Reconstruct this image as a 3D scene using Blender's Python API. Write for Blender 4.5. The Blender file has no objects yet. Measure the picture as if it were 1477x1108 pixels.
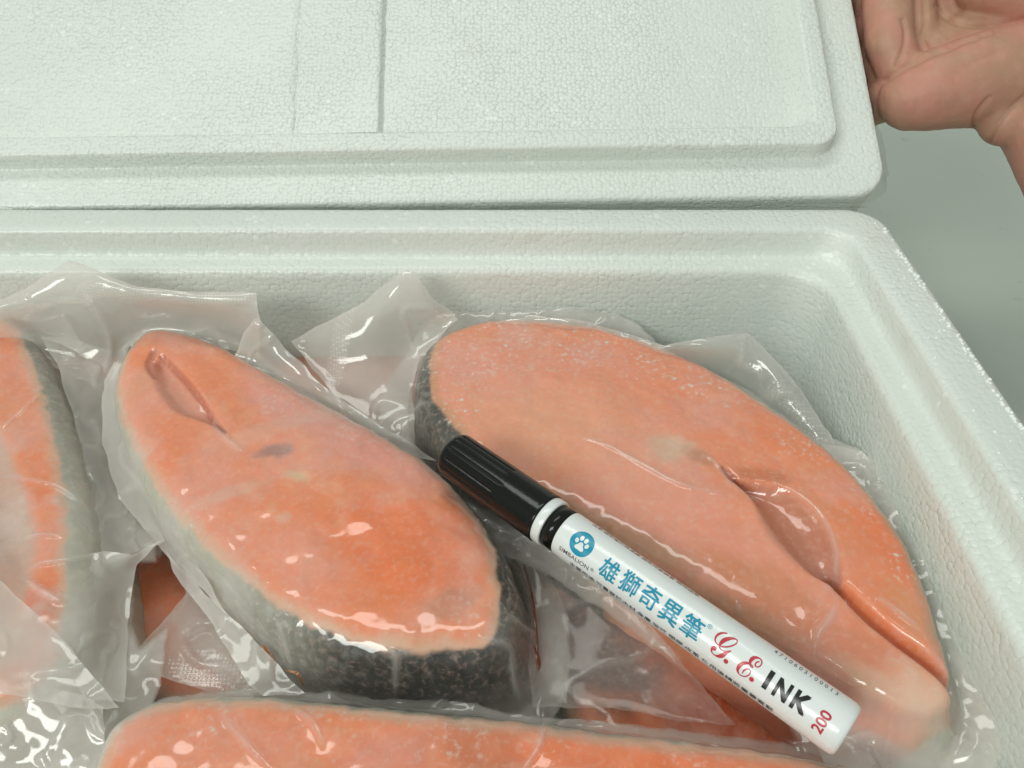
import bpy, bmesh, math, random
import numpy as np
from mathutils import Vector, Matrix
from mathutils.geometry import delaunay_2d_cdt

random.seed(7)
S = bpy.context.scene
C = S.collection

# ------------------------------------------------------------------ camera
# builder units are millimetres: x right, y away, z up, z = 0 on the rim of the foam box
RIM = 150.0            # height of the box rim above the table
CAMH = 170.0           # camera above the rim
FPX, CX, CY = 1110.0, 738.5, 554.0
TH = math.radians(42.3)
FWD = np.array([0, math.cos(TH), -math.sin(TH)])
UP = np.array([0, math.sin(TH), math.cos(TH)])
RT = np.array([1.0, 0, 0])
CAM = np.array([0, 0, CAMH])

cam = bpy.data.cameras.new('camera')
cam.sensor_width = 36.0
cam.lens = 36.0 * FPX / 1477.0
cam.clip_start = 0.005
cam.clip_end = 50
camo = bpy.data.objects.new('camera', cam)
C.objects.link(camo)
camo.location = (0, 0, (CAMH + RIM) / 1000)
camo.rotation_euler = (math.pi / 2 - TH, 0, 0)
S.camera = camo

# ------------------------------------------------------------------ room light
W = bpy.data.worlds.new('World')
S.world = W
W.use_nodes = True
W.node_tree.nodes['Background'].inputs[0].default_value = (0.95, 1.0, 0.93, 1)
W.node_tree.nodes['Background'].inputs[1].default_value = 0.40


def tube_light(name, loc, size, rot, power, col=(0.96, 1.0, 0.93)):
    L = bpy.data.lights.new(name, 'AREA')
    L.shape = 'RECTANGLE'
    L.size, L.size_y = size
    L.energy = power
    L.color = col
    o = bpy.data.objects.new(name, L)
    C.objects.link(o)
    o.location = loc
    o.rotation_euler = rot
    return o


tube_light('ceiling_tube_light', (-0.40, 0.55, 1.95), (1.3, 0.40), (math.radians(-6), math.radians(-12), math.radians(8)), 9)
tube_light('front_fill_light', (-1.1, -1.2, 1.40), (1.2, 0.5), (math.radians(45), math.radians(-28), math.radians(-42)), 25)  # unseen front-left lamp, set below ceiling height and strengthened to fill the inner walls

S.view_settings.view_transform = 'Standard'
S.view_settings.look = 'None'
S.view_settings.exposure = 0.0
S.view_settings.gamma = 1.0
S.cycles.use_denoising = True
S.cycles.transparent_max_bounces = 32
S.cycles.max_bounces = 6
S.cycles.diffuse_bounces = 5
S.cycles.glossy_bounces = 3
S.cycles.use_adaptive_sampling = True
S.cycles.adaptive_threshold = 0.03
S.cycles.caustics_reflective = False
S.cycles.caustics_refractive = False


# ------------------------------------------------------------------ helpers
def ray(px, py):
    return FWD + (px - CX) / FPX * RT - (py - CY) / FPX * UP


def P(px, py, z):
    d = ray(px, py)
    return CAM + d * ((z - CAMH) / d[2])


def PD(px, py, depth):
    return CAM + ray(px, py) * depth


def project(V):
    r = V - CAM
    t = r @ FWD
    return CX + FPX * (r @ RT) / t, CY - FPX * (r @ UP) / t


def W3(v):
    return (v[0] / 1000.0, v[1] / 1000.0, (v[2] + RIM) / 1000.0)


def lin(r, g, b):
    f = lambda c: (c / 255.0 / 12.92) if c / 255.0 <= 0.04045 else ((c / 255.0 + 0.055) / 1.055) ** 2.4
    return np.array([f(r), f(g), f(b)])


def sstep(a, b, x):
    t = np.clip((x - a) / (b - a), 0, 1)
    return t * t * (3 - 2 * t)


def vnoise(x, y, seed=0):
    xi = np.floor(x).astype(np.int64)
    yi = np.floor(y).astype(np.int64)
    fx = x - xi
    fy = y - yi
    fx = fx * fx * (3 - 2 * fx)
    fy = fy * fy * (3 - 2 * fy)

    def h(i, j):
        n = (i * 374761393 + j * 668265263 + seed * 144269) & 0x7fffffff
        n = ((n ^ (n >> 13)) * 1274126177) & 0x7fffffff
        n = n ^ (n >> 16)
        return (n & 0xffff) / 65535.0
    return (h(xi, yi) * (1 - fx) + h(xi + 1, yi) * fx) * (1 - fy) + (h(xi, yi + 1) * (1 - fx) + h(xi + 1, yi + 1) * fx) * fy


def fbm(x, y, seed=0, n=4):
    s, a, t = 0, 0.5, 0
    for k in range(n):
        s = s + a * vnoise(x * 2 ** k, y * 2 ** k, seed + k * 17)
        t += a
        a *= 0.5
    return s / t


def catmull(pts, n=8, closed=True):
    pts = np.asarray(pts, float)
    m = len(pts)
    out = []
    for i in range(m if closed else m - 1):
        if closed:
            p0, p1, p2, p3 = pts[(i - 1) % m], pts[i], pts[(i + 1) % m], pts[(i + 2) % m]
        else:
            p0, p1, p2, p3 = pts[max(i - 1, 0)], pts[i], pts[i + 1], pts[min(i + 2, m - 1)]
        for k in range(n):
            t = k / n
            out.append(0.5 * ((2 * p1) + (-p0 + p2) * t + (2 * p0 - 5 * p1 + 4 * p2 - p3) * t * t + (-p0 + 3 * p1 - 3 * p2 + p3) * t ** 3))
    if not closed:
        out.append(pts[-1])
    return np.array(out)


def empty(name, loc, label=None, cat=None, group=None):
    o = bpy.data.objects.new(name, None)
    o.empty_display_size = 0.02
    C.objects.link(o)
    o.location = W3(loc)
    if label:
        o['label'] = label
        o['category'] = cat
    if group:
        o['group'] = group
    return o


def mesh_obj(name, verts, faces, mat, parent=None, smooth=True, attrs=None, world_mm=True):
    """verts in builder mm; the object keeps its own origin at its parent's place"""
    me = bpy.data.meshes.new(name)
    v = np.asarray(verts, float)
    if world_mm:
        v = np.stack([v[:, 0] / 1000, v[:, 1] / 1000, (v[:, 2] + RIM) / 1000], 1)
    if parent is not None:
        q = parent
        while q is not None:
            v = v - np.array(q.location)
            q = q.parent
    me.from_pydata(v.tolist(), [], [list(map(int, f)) for f in faces])
    me.validate()
    me.update()
    if smooth:
        me.polygons.foreach_set('use_smooth', [True] * len(me.polygons))
    if attrs:
        for k, a in attrs.items():
            a = np.asarray(a, float)
            if a.ndim == 2:
                at = me.color_attributes.new(k, 'FLOAT_COLOR', 'POINT')
                at.data.foreach_set('color', np.concatenate([a, np.ones((len(a), 1))], 1).ravel())
            else:
                at = me.attributes.new(k, 'FLOAT', 'POINT')
                at.data.foreach_set('value', a)
    if mat:
        me.materials.append(mat)
    o = bpy.data.objects.new(name, me)
    C.objects.link(o)
    o.parent = parent
    return o


def tag(o, label, cat, group=None):
    o['label'] = label
    o['category'] = cat
    if group:
        o['group'] = group


# ------------------------------------------------------------------ materials
class NT:
    def __init__(self, name):
        self.m = bpy.data.materials.new(name)
        self.m.use_nodes = True
        self.t = self.m.node_tree
        self.t.nodes.clear()
        self.out = self.t.nodes.new('ShaderNodeOutputMaterial')

    def n(self, typ, **kw):
        nd = self.t.nodes.new('ShaderNode' + typ)
        for k, v in kw.items():
            if k.startswith('in_'):
                key = k[3:]
                key = int(key) if key.isdigit() else key.replace('_', ' ')
                self.set(nd, key, v)
            else:
                setattr(nd, k, v)
        return nd

    def set(self, nd, key, v):
        if isinstance(v, bpy.types.NodeSocket):
            self.t.links.new(v, nd.inputs[key])
        else:
            if isinstance(v, (tuple, list, np.ndarray)) and len(v) == 3 and nd.inputs[key].type == 'RGBA':
                v = (*v, 1)
            nd.inputs[key].default_value = v

    def math(self, op, a, b=None, c=None, clamp=False):
        nd = self.n('Math', operation=op, use_clamp=clamp)
        for i, v in enumerate((a, b, c)):
            if v is not None:
                self.set(nd, i, v)
        return nd.outputs[0]

    def ramp(self, v, a, b, lo=0.0, hi=1.0):
        nd = self.n('MapRange', interpolation_type='SMOOTHSTEP')
        self.set(nd, 0, v)
        for i, q in enumerate((a, b, lo, hi)):
            self.set(nd, i + 1, q)
        return nd.outputs[0]

    def mix(self, fac, a, b, blend='MIX'):
        nd = self.n('Mix', data_type='RGBA', blend_type=blend)
        self.set(nd, 0, fac)
        self.set(nd, 6, a)
        self.set(nd, 7, b)
        return nd.outputs[2]

    def coord(self):
        return self.n('TexCoord').outputs['Object']

    def noise(self, scale, detail=3, rough=0.5, vec=None):
        nd = self.n('TexNoise')
        self.set(nd, 'Scale', scale)
        self.set(nd, 'Detail', detail)
        self.set(nd, 'Roughness', rough)
        self.set(nd, 'Vector', vec if vec is not None else self.coord())
        return nd.outputs[0]

    def voro(self, scale, feature='F1', vec=None, rnd=1.0):
        nd = self.n('TexVoronoi', feature=feature)
        self.set(nd, 'Scale', scale)
        self.set(nd, 'Randomness', rnd)
        self.set(nd, 'Vector', vec if vec is not None else self.coord())
        return nd

    def bump(self, h, strength, dist, normal=None):
        nd = self.n('Bump')
        self.set(nd, 'Height', h)
        self.set(nd, 'Strength', strength)
        self.set(nd, 'Distance', dist)
        if normal is not None:
            self.set(nd, 'Normal', normal)
        return nd.outputs[0]

    def attr(self, name, col=False):
        nd = self.n('Attribute', attribute_name=name)
        return nd.outputs['Color' if col else 'Fac']

    def done(self, sh):
        self.t.links.new(sh, self.out.inputs[0])
        return self.m


def pbsdf(t, **kw):
    nd = t.n('BsdfPrincipled')
    for k, v in kw.items():
        t.set(nd, k.replace('_', ' '), v)
    return nd.outputs[0]


def simple(name, col, rough=0.4, spec=0.5, coat=0.0):
    t = NT(name)
    nz = t.noise(900, 3)
    b = t.bump(nz, 0.15, 0.0002)
    return t.done(pbsdf(t, Base_Color=col, Roughness=rough, Specular_IOR_Level=spec, Coat_Weight=coat, Normal=b))


def foam_mat(name, cell=2.2, strength=0.6, dist=0.0005):
    t = NT(name)
    co = t.coord()
    V1 = t.voro(1000 / cell, vec=co, rnd=0.72)
    lev = t.n('SeparateColor')
    t.set(lev, 0, V1.outputs['Color'])
    dome = t.math('SQRT', t.math('SUBTRACT', 1.0, t.math('MULTIPLY', t.math('MULTIPLY', V1.outputs[0], V1.outputs[0]), 1.7), clamp=True))
    amp = t.ramp(t.noise(16, 2, vec=co), 0.35, 0.65, 0.55, 1.0)
    h = t.math('MULTIPLY', dome, t.math('MULTIPLY_ADD', lev.outputs[0], 0.35, 0.65))
    h = t.math('MULTIPLY', h, amp)
    h = t.math('ADD', h, t.math('MULTIPLY', t.noise(1500, 1, vec=co), 0.10))
    b = t.bump(h, strength, dist)
    big = t.noise(11, 3, vec=co)
    col = t.mix(t.ramp(big, 0.3, 0.7), (0.70, 0.75, 0.705), (0.745, 0.785, 0.745))
    smudge = t.ramp(t.noise(23, 5, 0.7, vec=co), 0.60, 0.72, 0.0, 0.35)
    col = t.mix(smudge, col, (0.60, 0.61, 0.56))
    pop = t.math('MULTIPLY', t.ramp(lev.outputs[1], 0.90, 0.97), t.math('MULTIPLY', dome, t.ramp(t.noise(35, 2, vec=co), 0.5, 0.62)))
    col = t.mix(t.math('MULTIPLY', pop, 0.55), col, (0.92, 0.93, 0.91))
    sp = t.voro(38, vec=co)
    keep = t.n('SeparateColor')
    t.set(keep, 0, sp.outputs['Color'])
    spot = t.math('MULTIPLY', t.ramp(sp.outputs[0], 0.012, 0.022, 1.0, 0.0), t.math('GREATER_THAN', keep.outputs[2], 0.8))
    col = t.mix(spot, col, (0.10, 0.09, 0.07))
    return t.done(pbsdf(t, Base_Color=col, Roughness=0.33, Specular_IOR_Level=0.5, Normal=b))


M = {}
M['foam_box'] = foam_mat('foam_box', 2.2, 0.6, 0.0006)
M['foam_lid'] = foam_mat('foam_lid', 2.0, 0.7, 0.0007)


def table_mat():
    t = NT('table_laminate')
    co = t.coord()
    n = t.noise(6, 4, vec=co)
    s = t.ramp(t.noise(55, 5, 0.65, vec=co), 0.62, 0.75)
    col = t.mix(n, (0.51, 0.585, 0.515), (0.545, 0.61, 0.545))
    col = t.mix(t.math('MULTIPLY', s, 0.35), col, (0.22, 0.25, 0.22))
    b = t.bump(t.noise(700, 2, vec=co), 0.1, 0.0003)
    return t.done(pbsdf(t, Base_Color=col, Roughness=0.42, Specular_IOR_Level=0.4, Normal=b))


M['table'] = table_mat()


def film_mat(name, embossed=False):
    t = NT(name)
    co = t.coord()
    milk = t.attr('milk')
    h = t.math('MULTIPLY', t.noise(210, 1, vec=co), 0.5)
    if embossed:
        emb = t.attr('emboss')
        vd = t.voro(1000 / 1.3, vec=co, rnd=0.15)
        dots = t.math('MULTIPLY', t.ramp(vd.outputs[0], 0.15, 0.5, 1.0, 0.0), emb)
        h = t.math('ADD', h, t.math('MULTIPLY', dots, 0.9))
        milk = t.math('ADD', milk, t.math('MULTIPLY', dots, 0.15), clamp=True)
    b = t.bump(h, 0.2, 0.0005)
    tr = t.n('BsdfTransparent', in_Color=(0.97, 0.97, 0.96)).outputs[0]
    df = t.n('BsdfDiffuse', in_Color=(0.92, 0.88, 0.84)).outputs[0]
    tl = t.n('BsdfTranslucent', in_Color=(0.92, 0.87, 0.83)).outputs[0]
    wh = t.n('MixShader', in_0=0.4, in_1=df, in_2=tl).outputs[0]
    body = t.n('MixShader', in_0=milk, in_1=tr, in_2=wh).outputs[0]
    lw = t.n('LayerWeight')
    lw.inputs['Blend'].default_value = 0.5
    f = t.math('POWER', lw.outputs['Facing'], 3.0)
    f = t.math('MULTIPLY_ADD', f, 0.32, 0.045)
    f = t.math('MULTIPLY', f, t.attr('gloss'))
    gl = t.n('BsdfGlossy', in_Color=(1, 1, 1), in_Roughness=0.09, in_Normal=b).outputs[0]
    return t.done(t.n('MixShader', in_0=f, in_1=body, in_2=gl).outputs[0])


M['film_seal'] = film_mat('vacuum_film_seal', True)
M['film'] = film_mat('vacuum_film')


def flesh_mat():
    t = NT('salmon')
    co = t.coord()
    col = t.attr('Col', True)
    skin = t.attr('skin')
    frost = t.attr('frost')
    n1 = t.noise(60, 5, 0.6, vec=co)
    n2 = t.noise(520, 4, 0.6, vec=co)
    c = t.mix(t.ramp(n1, 0.35, 0.7, 0.0, 0.35), col, t.mix(1.0, col, (1.0, 0.90, 0.85), 'MULTIPLY'))
    c = t.mix(t.ramp(n2, 0.45, 0.75, 0.0, 0.22), c, (0.86, 0.57, 0.46))
    # silver scales and blotches on the skin only
    v = t.voro(260, vec=co)
    sc = t.math('MULTIPLY', t.ramp(v.outputs[0], 0.25, 0.6, 1.0, 0.0), t.ramp(n1, 0.45, 0.65))
    c = t.mix(t.math('MULTIPLY', t.math('MULTIPLY', sc, skin), 0.55), c, (0.50, 0.52, 0.50))
    # frost flecks
    v2 = t.voro(330, vec=co)
    n3 = t.noise(230, 4, 0.6, vec=co)
    fl = t.math('MULTIPLY', t.ramp(v2.outputs[0], 0.12, 0.36, 1.0, 0.0), t.ramp(n3, 0.50, 0.60))
    fl = t.math('ADD', fl, t.math('MULTIPLY', t.ramp(n2, 0.52, 0.70), 0.5), clamp=True)
    c = t.mix(t.math('MULTIPLY', fl, frost), c, (0.80, 0.76, 0.70))
    h = t.math('ADD', t.math('MULTIPLY', n2, 0.5), t.math('MULTIPLY', n1, 0.6))
    b = t.bump(h, 0.45, 0.0006)
    return t.done(pbsdf(t, Base_Color=c, Roughness=0.42, Specular_IOR_Level=0.35, Normal=b, Subsurface_Weight=0.5,
                        Subsurface_Radius=(1.0, 0.4, 0.25), Subsurface_Scale=0.005))


M['flesh'] = flesh_mat()


def juice_mat():
    t = NT('amber_juice')
    return t.done(pbsdf(t, Base_Color=(0.50, 0.17, 0.03), Roughness=0.1, Specular_IOR_Level=0.6, Transmission_Weight=0.35,
                        Coat_Weight=0.5, Normal=t.bump(t.noise(300, 2), 0.3, 0.0003)))


M['juice'] = juice_mat()


def blood_mat():
    t = NT('dark_juice')
    return t.done(pbsdf(t, Base_Color=(0.16, 0.035, 0.015), Roughness=0.15, Specular_IOR_Level=0.6,
                        Normal=t.bump(t.noise(300, 2), 0.3, 0.0003)))


M['blood'] = blood_mat()


def skin_mat():
    t = NT('hand_skin')
    co = t.coord()
    n1 = t.noise(28, 4, 0.55, vec=co)
    n2 = t.noise(150, 4, 0.6, vec=co)
    c = t.mix(t.ramp(n1, 0.38, 0.62), (0.46, 0.265, 0.18), (0.56, 0.255, 0.195))
    c = t.mix(t.ramp(n2, 0.4, 0.75, 0.0, 0.3), c, (0.62, 0.38, 0.28))
    v = t.voro(900, 'DISTANCE_TO_EDGE', vec=co)
    h = t.math('ADD', t.math('MULTIPLY', t.ramp(v.outputs[0], 0, 0.12), 0.4), t.noise(700, 3, vec=co))
    b = t.bump(h, 0.25, 0.0004)
    return t.done(pbsdf(t, Base_Color=c, Roughness=0.48, Specular_IOR_Level=0.35, Normal=b, Subsurface_Weight=0.2,
                        Subsurface_Radius=(1.0, 0.35, 0.2), Subsurface_Scale=0.004))


M['hand'] = skin_mat()
M['bead'] = simple('popped_bead_white', (0.84, 0.87, 0.84), 0.5, 0.4)
M['pen_black'] = simple('pen_black_plastic', (0.006, 0.007, 0.006), 0.16, 0.32)
M['pen_white'] = simple('pen_white_plastic', (0.76, 0.80, 0.80), 0.24, 0.5, 0.3)
M['ink_teal'] = simple('ink_teal', (0.0, 0.27, 0.42), 0.3)
M['ink_red'] = simple('ink_red', (0.52, 0.035, 0.06), 0.3)
M['ink_black'] = simple('ink_black', (0.01, 0.01, 0.01), 0.3)
M['ink_grey'] = simple('ink_grey', (0.06, 0.065, 0.07), 0.3)
M['ink_brown'] = simple('ink_brown', (0.10, 0.06, 0.035), 0.3)


def tape_mat():
    t = NT('clear_tape')
    b = t.bump(t.noise(160, 4), 0.6, 0.0012)
    tr = t.n('BsdfTransparent', in_Color=(0.95, 0.96, 0.95)).outputs[0]
    gl = t.n('BsdfGlossy', in_Roughness=0.08, in_Normal=b).outputs[0]
    lw = t.n('LayerWeight')
    t.set(lw, 'Normal', b)
    f = t.math('MULTIPLY_ADD', t.math('POWER', lw.outputs['Facing'], 2.0), 0.4, 0.08)
    return t.done(t.n('MixShader', in_0=f, in_1=tr, in_2=gl).outputs[0])


M['tape'] = tape_mat()


# ------------------------------------------------------------------ table
def grid_plane(name, x0, x1, y0, y1, z, mat, th=25):
    v = [(x0, y0, z), (x1, y0, z), (x1, y1, z), (x0, y1, z), (x0, y0, z - th), (x1, y0, z - th), (x1, y1, z - th), (x0, y1, z - th)]
    f = [(0, 1, 2, 3), (7, 6, 5, 4), (0, 4, 5, 1), (1, 5, 6, 2), (2, 6, 7, 3), (3, 7, 4, 0)]
    return mesh_obj(name, v, f, mat, smooth=False)


tb = grid_plane('tabletop', -900, 900, -500, 1100, -RIM, M['table'])
tb['kind'] = 'structure'


# ------------------------------------------------------------------ foam box
def rrect_loop(x0, x1, y0, y1, r, nx, ny, nc):
    pts = []

    def side(a, b, n):
        for k in range(n):
            pts.append(a + (b - a) * k / n)

    def arc(cx, cy, a0, n):
        for k in range(n):
            a = a0 + math.pi / 2 * k / n
            pts.append(np.array([cx + r * math.cos(a), cy + r * math.sin(a)]))
    A = np.array
    side(A([x0 + r, y0]), A([x1 - r, y0]), nx)
    arc(x1 - r, y0 + r, -math.pi / 2, nc)
    side(A([x1, y0 + r]), A([x1, y1 - r]), ny)
    arc(x1 - r, y1 - r, 0, nc)
    side(A([x1 - r, y1]), A([x0 + r, y1]), nx)
    arc(x0 + r, y1 - r, math.pi / 2, nc)
    side(A([x0, y1 - r]), A([x0, y0 + r]), ny)
    arc(x0 + r, y0 + r, math.pi, nc)
    return np.array(pts)


BX0, BX1, BY0, BY1 = -300.0, 160.0, 8.0, 302.0


def loft(rect, prof, nx=150, ny=100, nc=12, cap_first=False, cap_last=True, jit=0.12, seed=3):
    """prof rows: (inset, z, radius); returns verts, faces"""
    x0, x1, y0, y1 = rect
    vs, fs = [], []
    n = 2 * (nx + ny) + 4 * nc
    for k, (o, z, r) in enumerate(prof):
        L = rrect_loop(x0 + o, x1 - o, y0 + o, y1 - o, r, nx, ny, nc)
        zz = np.full(len(L), float(z))
        j = (fbm(L[:, 0] / 3.1 + 50 + k * 0.3, L[:, 1] / 3.1 + 50, seed + k // 3, 3) - 0.5) * 2 * jit
        zz += j
        L = L + ((np.stack([fbm(L[:, 0] / 2.3 + 9, L[:, 1] / 2.3 + k * .4, seed + 31, 3), fbm(L[:, 0] / 2.3 + 70, L[:, 1] / 2.3 + k * .4, seed + 57, 3)], 1) - 0.5) * 2 * jit)
        vs.append(np.concatenate([L, zz[:, None]], 1))
    V = np.concatenate(vs)
    for k in range(len(prof) - 1):
        a, b = k * n, (k + 1) * n
        for i in range(n):
            j = (i + 1) % n
            fs.append((a + i, a + j, b + j, b + i))
    if cap_last:
        fs.append(tuple(range((len(prof) - 1) * n, len(prof) * n)))
    if cap_first:
        fs.append(tuple(reversed(range(n))))
    return V, fs


prof = [(6, -RIM + 0.5, 14), (5, -RIM + 2, 15), (3, -120, 16), (1.0, -60, 16), (0, -12, 16), (0, -3, 16), (0.5, -1.2, 15.6), (1.6, -0.3, 15), (3, 0, 14),
        (8, 0.2, 13), (13, 0, 12.5), (16.5, -0.2, 12), (17.8, -0.9, 12), (18.4, -2.2, 12), (18.9, -6, 12.5), (19.3, -9.5, 13), (19.9, -11.4, 13.5), (20.8, -12.2, 14),
        (23, -12.6, 15), (26.5, -12.9, 16), (28.2, -13.5, 17), (29.2, -14.9, 17.5), (29.7, -17, 18), (30.4, -35, 18), (31.5, -60, 18), (33, -90, 18),
        (35, -101, 18), (38, -106, 18), (46, -108, 16)]
v, f = loft((BX0, BX1, BY0, BY1), prof, cap_first=True)
box = mesh_obj('foam_box', v, f, M['foam_box'])
tag(box, 'open white expanded foam box holding bagged salmon steaks', 'foam box')

# a worn line of popped beads along the right rim
rng = np.random.default_rng(5)
bv, bf = [], []
ico = bmesh.new()
bmesh.ops.create_icosphere(ico, subdivisions=1, radius=1.0)
ico.verts.index_update()
IV = np.array([q.co[:] for q in ico.verts])
IF = np.array([[q.index for q in fc.verts] for fc in ico.faces])
ico.free()
for yy in np.arange(118, 284, 0.9):
    if vnoise(np.array([yy / 5.0]), np.array([1.0]), 8)[0] < 0.3:
        continue
    rr = rng.uniform(0.35, 1.0)
    cc = np.array([157.0 + rng.normal(0, 0.45) - (yy - 200) * 0.004, yy + rng.normal(0, 0.4), -0.15])
    bf.append(IF + len(bv) * len(IV))
    bv.append(cc + IV * rr * rng.uniform(0.75, 1.25, 3))
for k in range(60):
    yy = rng.uniform(120, 290)
    cc = np.array([rng.uniform(143, 158), yy, 0.0])
    bf.append(IF + len(bv) * len(IV))
    bv.append(cc + IV * rng.uniform(0.25, 0.6))
pb = mesh_obj('popped_beads', np.concatenate(bv), np.concatenate(bf), M['bead'], box)
pb['kind'] = 'stuff'

# ------------------------------------------------------------------ lid
TILT = math.radians(30)
LO = np.array([0, 303.5, 2.5])
LB = np.array([0, math.cos(TILT), math.sin(TILT)])
LN = np.array([0, -math.sin(TILT), math.cos(TILT)])
rz = math.radians(0.95)
LA = RT * math.cos(rz) + LB * math.sin(rz)
LBr = LB * math.cos(rz) - RT * math.sin(rz)


def lidpt(x, b, n):
    return LO + LA * x + LBr * b + LN * n


def to_lid(V):
    return LO + V[:, :1] * LA + V[:, 1:2] * LBr + V[:, 2:3] * LN


lid = empty('hinged_foam_cover', (0, 303.5, 2.5))
tag(lid, 'white foam lid leaning open behind the box, held by the hand', 'lid')
LX0, LX1, LY0, LY1 = -296.0, 166.0, 0.0, 290.0
lp = [(5, -25, 10), (2, -24.4, 13), (0.3, -22, 15), (0, -12, 16), (0, -2.0, 16), (0.4, -0.7, 15.6), (1.2, -0.1, 15), (3.0, 0, 14), (9, -0.5, 12),
      (19.2, -1.2, 11), (20.1, -1.2, 11), (20.4, -0.7, 11), (20.6, 2.5, 11), (20.8, 6.6, 11), (21.0, 7.5, 10.6), (21.5, 8.0, 10), (22.5, 8.1, 9), (29.4, 8.1, 8), (30.2, 7.9, 8), (30.6, 7.3, 7.5), (34.6, 0.6, 6), (36.4, -2.4, 5)]
# the two ends carry a wider rim than the hinge side
v, f = loft((LX0, LX1, LY0, LY1), lp, cap_first=True, cap_last=False, jit=0.14, seed=11)
n_last = 2 * (150 + 100) + 4 * 12
side_shift = np.interp(v[:, 2], [0.15, 0.9], [0, 1]) * 1.0
ins = np.zeros(len(v))
for k, (o, z, r) in enumerate(lp):
    ins[k * n_last:(k + 1) * n_last] = o
w = np.clip((ins - 10) / 4, 0, 1)
cxm = (LX0 + LX1) / 2
v[:, 0] -= w * 1.0 * np.clip((v[:, 0] - cxm) / (LX1 - cxm - 20), -1, 1)
shell = mesh_obj('rim', to_lid(v), f, M['foam_lid'], lid)
# sunken middle panel with its moulded strip, standing a little proud between two seams
px0, px1 = LX0 + 35.2 + 1.0, LX1 - 35.2 - 1.0
xs = np.concatenate([np.linspace(px0, -100, 40), np.linspace(-99, -96, 9), np.linspace(-94, -61.5, 16), np.linspace(-60.3, -56.5, 10), np.linspace(-54, px1, 70)])
ys = np.linspace(LY0 + 35.0, LY1 - 35.0, 90)
X, Y = np.meshgrid(xs, ys)
sx = X + 1.0 * (fbm(Y / 9.0, Y * 0 + 3, 5, 3) - 0.5) + (Y - 30) * 0.012
Z = -0.6 + 2.0 * (sstep(-98.0, -97.4, sx) - sstep(-60.2, -58.2, sx)) - 1.2 * np.exp(-((sx + 98.3) / 0.45) ** 2) - 0.8 * np.exp(-((sx + 57.6) / 0.5) ** 2)
Z += (fbm(X / 22, Y / 22, 8, 3) - 0.5) * 0.7
Vp = np.stack([X.ravel(), Y.ravel(), Z.ravel()], 1)
nx = len(xs)
F = [(r * nx + c, r * nx + c + 1, (r + 1) * nx + c + 1, (r + 1) * nx + c) for r in range(len(ys) - 1) for c in range(nx - 1)]
mesh_obj('panel', to_lid(Vp), F, M['foam_lid'], lid)


# clear tape: hinge strip and the film round the free end of the lid
def sheet(name, fn, nu, nv, mat, parent=None, attrs=None):
    vs = [fn(i / (nu - 1), j / (nv - 1)) for j in range(nv) for i in range(nu)]
    fs = [(j * nu + i, j * nu + i + 1, (j + 1) * nu + i + 1, (j + 1) * nu + i) for j in range(nv - 1) for i in range(nu - 1)]
    return mesh_obj(name, vs, fs, mat, parent, attrs=attrs)


def hinge(u, w):
    x = -290 + u * 446
    wob = (fbm(np.array([x / 14.0]), np.array([w * 2.0]), 4, 3)[0] - 0.5)
    p0 = lidpt(x, -0.7, -2.0)
    p1 = lidpt(x, -1.2, -9.0) + np.array([0, -1.0, 0])
    p2 = np.array([x, 301.0, 0.9])
    p = (1 - w) ** 2 * p0 + 2 * w * (1 - w) * p1 + w * w * p2
    return p + np.array([0, 0.7 * wob, 1.2 * wob])


tp = sheet('clear_tape', hinge, 160, 7, M['tape'])
tag(tp, 'clear tape hinging the foam lid to the back rim of the box', 'tape')


def wrapf(u, w):
    b = 10 + u * 270
    wob = (fbm(np.array([b / 9.0]), np.array([w * 3.0]), 14, 3)[0] - 0.5)
    a = -0.5 + w * 3.6
    x = 167.2 + 4.2 * math.sin(min(max(a, 0), 3.0)) + 3.0 * wob
    n = 0.5 - 26 * w
    return lidpt(x, b, n)


wf = sheet('plastic_wrap', wrapf, 90, 14, M['tape'], lid)


# ------------------------------------------------------------------ salmon
def seg_dist(X, Y, poly, closed=True):
    """distance from grid points to a polyline, with index and parameter of the nearest segment"""
    x, y = X.ravel(), Y.ravel()
    best = np.full(x.shape, 1e18)
    bi = np.zeros(x.shape, int)
    bt = np.zeros(x.shape)
    n = len(poly)
    for i in range(n if closed else n - 1):
        a, b = poly[i, :2], poly[(i + 1) % n, :2]
        d = b - a
        L = d @ d + 1e-12
        t = np.clip(((x - a[0]) * d[0] + (y - a[1]) * d[1]) / L, 0, 1)
        q = (x - a[0] - t * d[0]) ** 2 + (y - a[1] - t * d[1]) ** 2
        m = q < best
        best[m] = q[m]
        bi[m] = i
        bt[m] = t[m]
    return np.sqrt(best).reshape(X.shape), bi.reshape(X.shape), bt.reshape(X.shape)


def inside(X, Y, poly):
    x, y = X.ravel(), Y.ravel()
    c = np.zeros(x.shape, bool)
    n = len(poly)
    for i in range(n):
        x0, y0 = poly[i, :2]
        x1, y1 = poly[(i + 1) % n, :2]
        m = (y0 > y) != (y1 > y)
        with np.errstate(divide='ignore', invalid='ignore'):
            c ^= m & (x < (x1 - x0) * (y - y0) / (y1 - y0 + 1e-15) + x0)
    return c.reshape(X.shape)


ORANGE, PINK, PALE = lin(246, 144, 94), lin(242, 160, 134), lin(246, 178, 144)
FAT = lin(214, 200, 178)
SKIN_PALE, SKIN_DARK = lin(196, 196, 182), lin(40, 40, 38)


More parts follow.
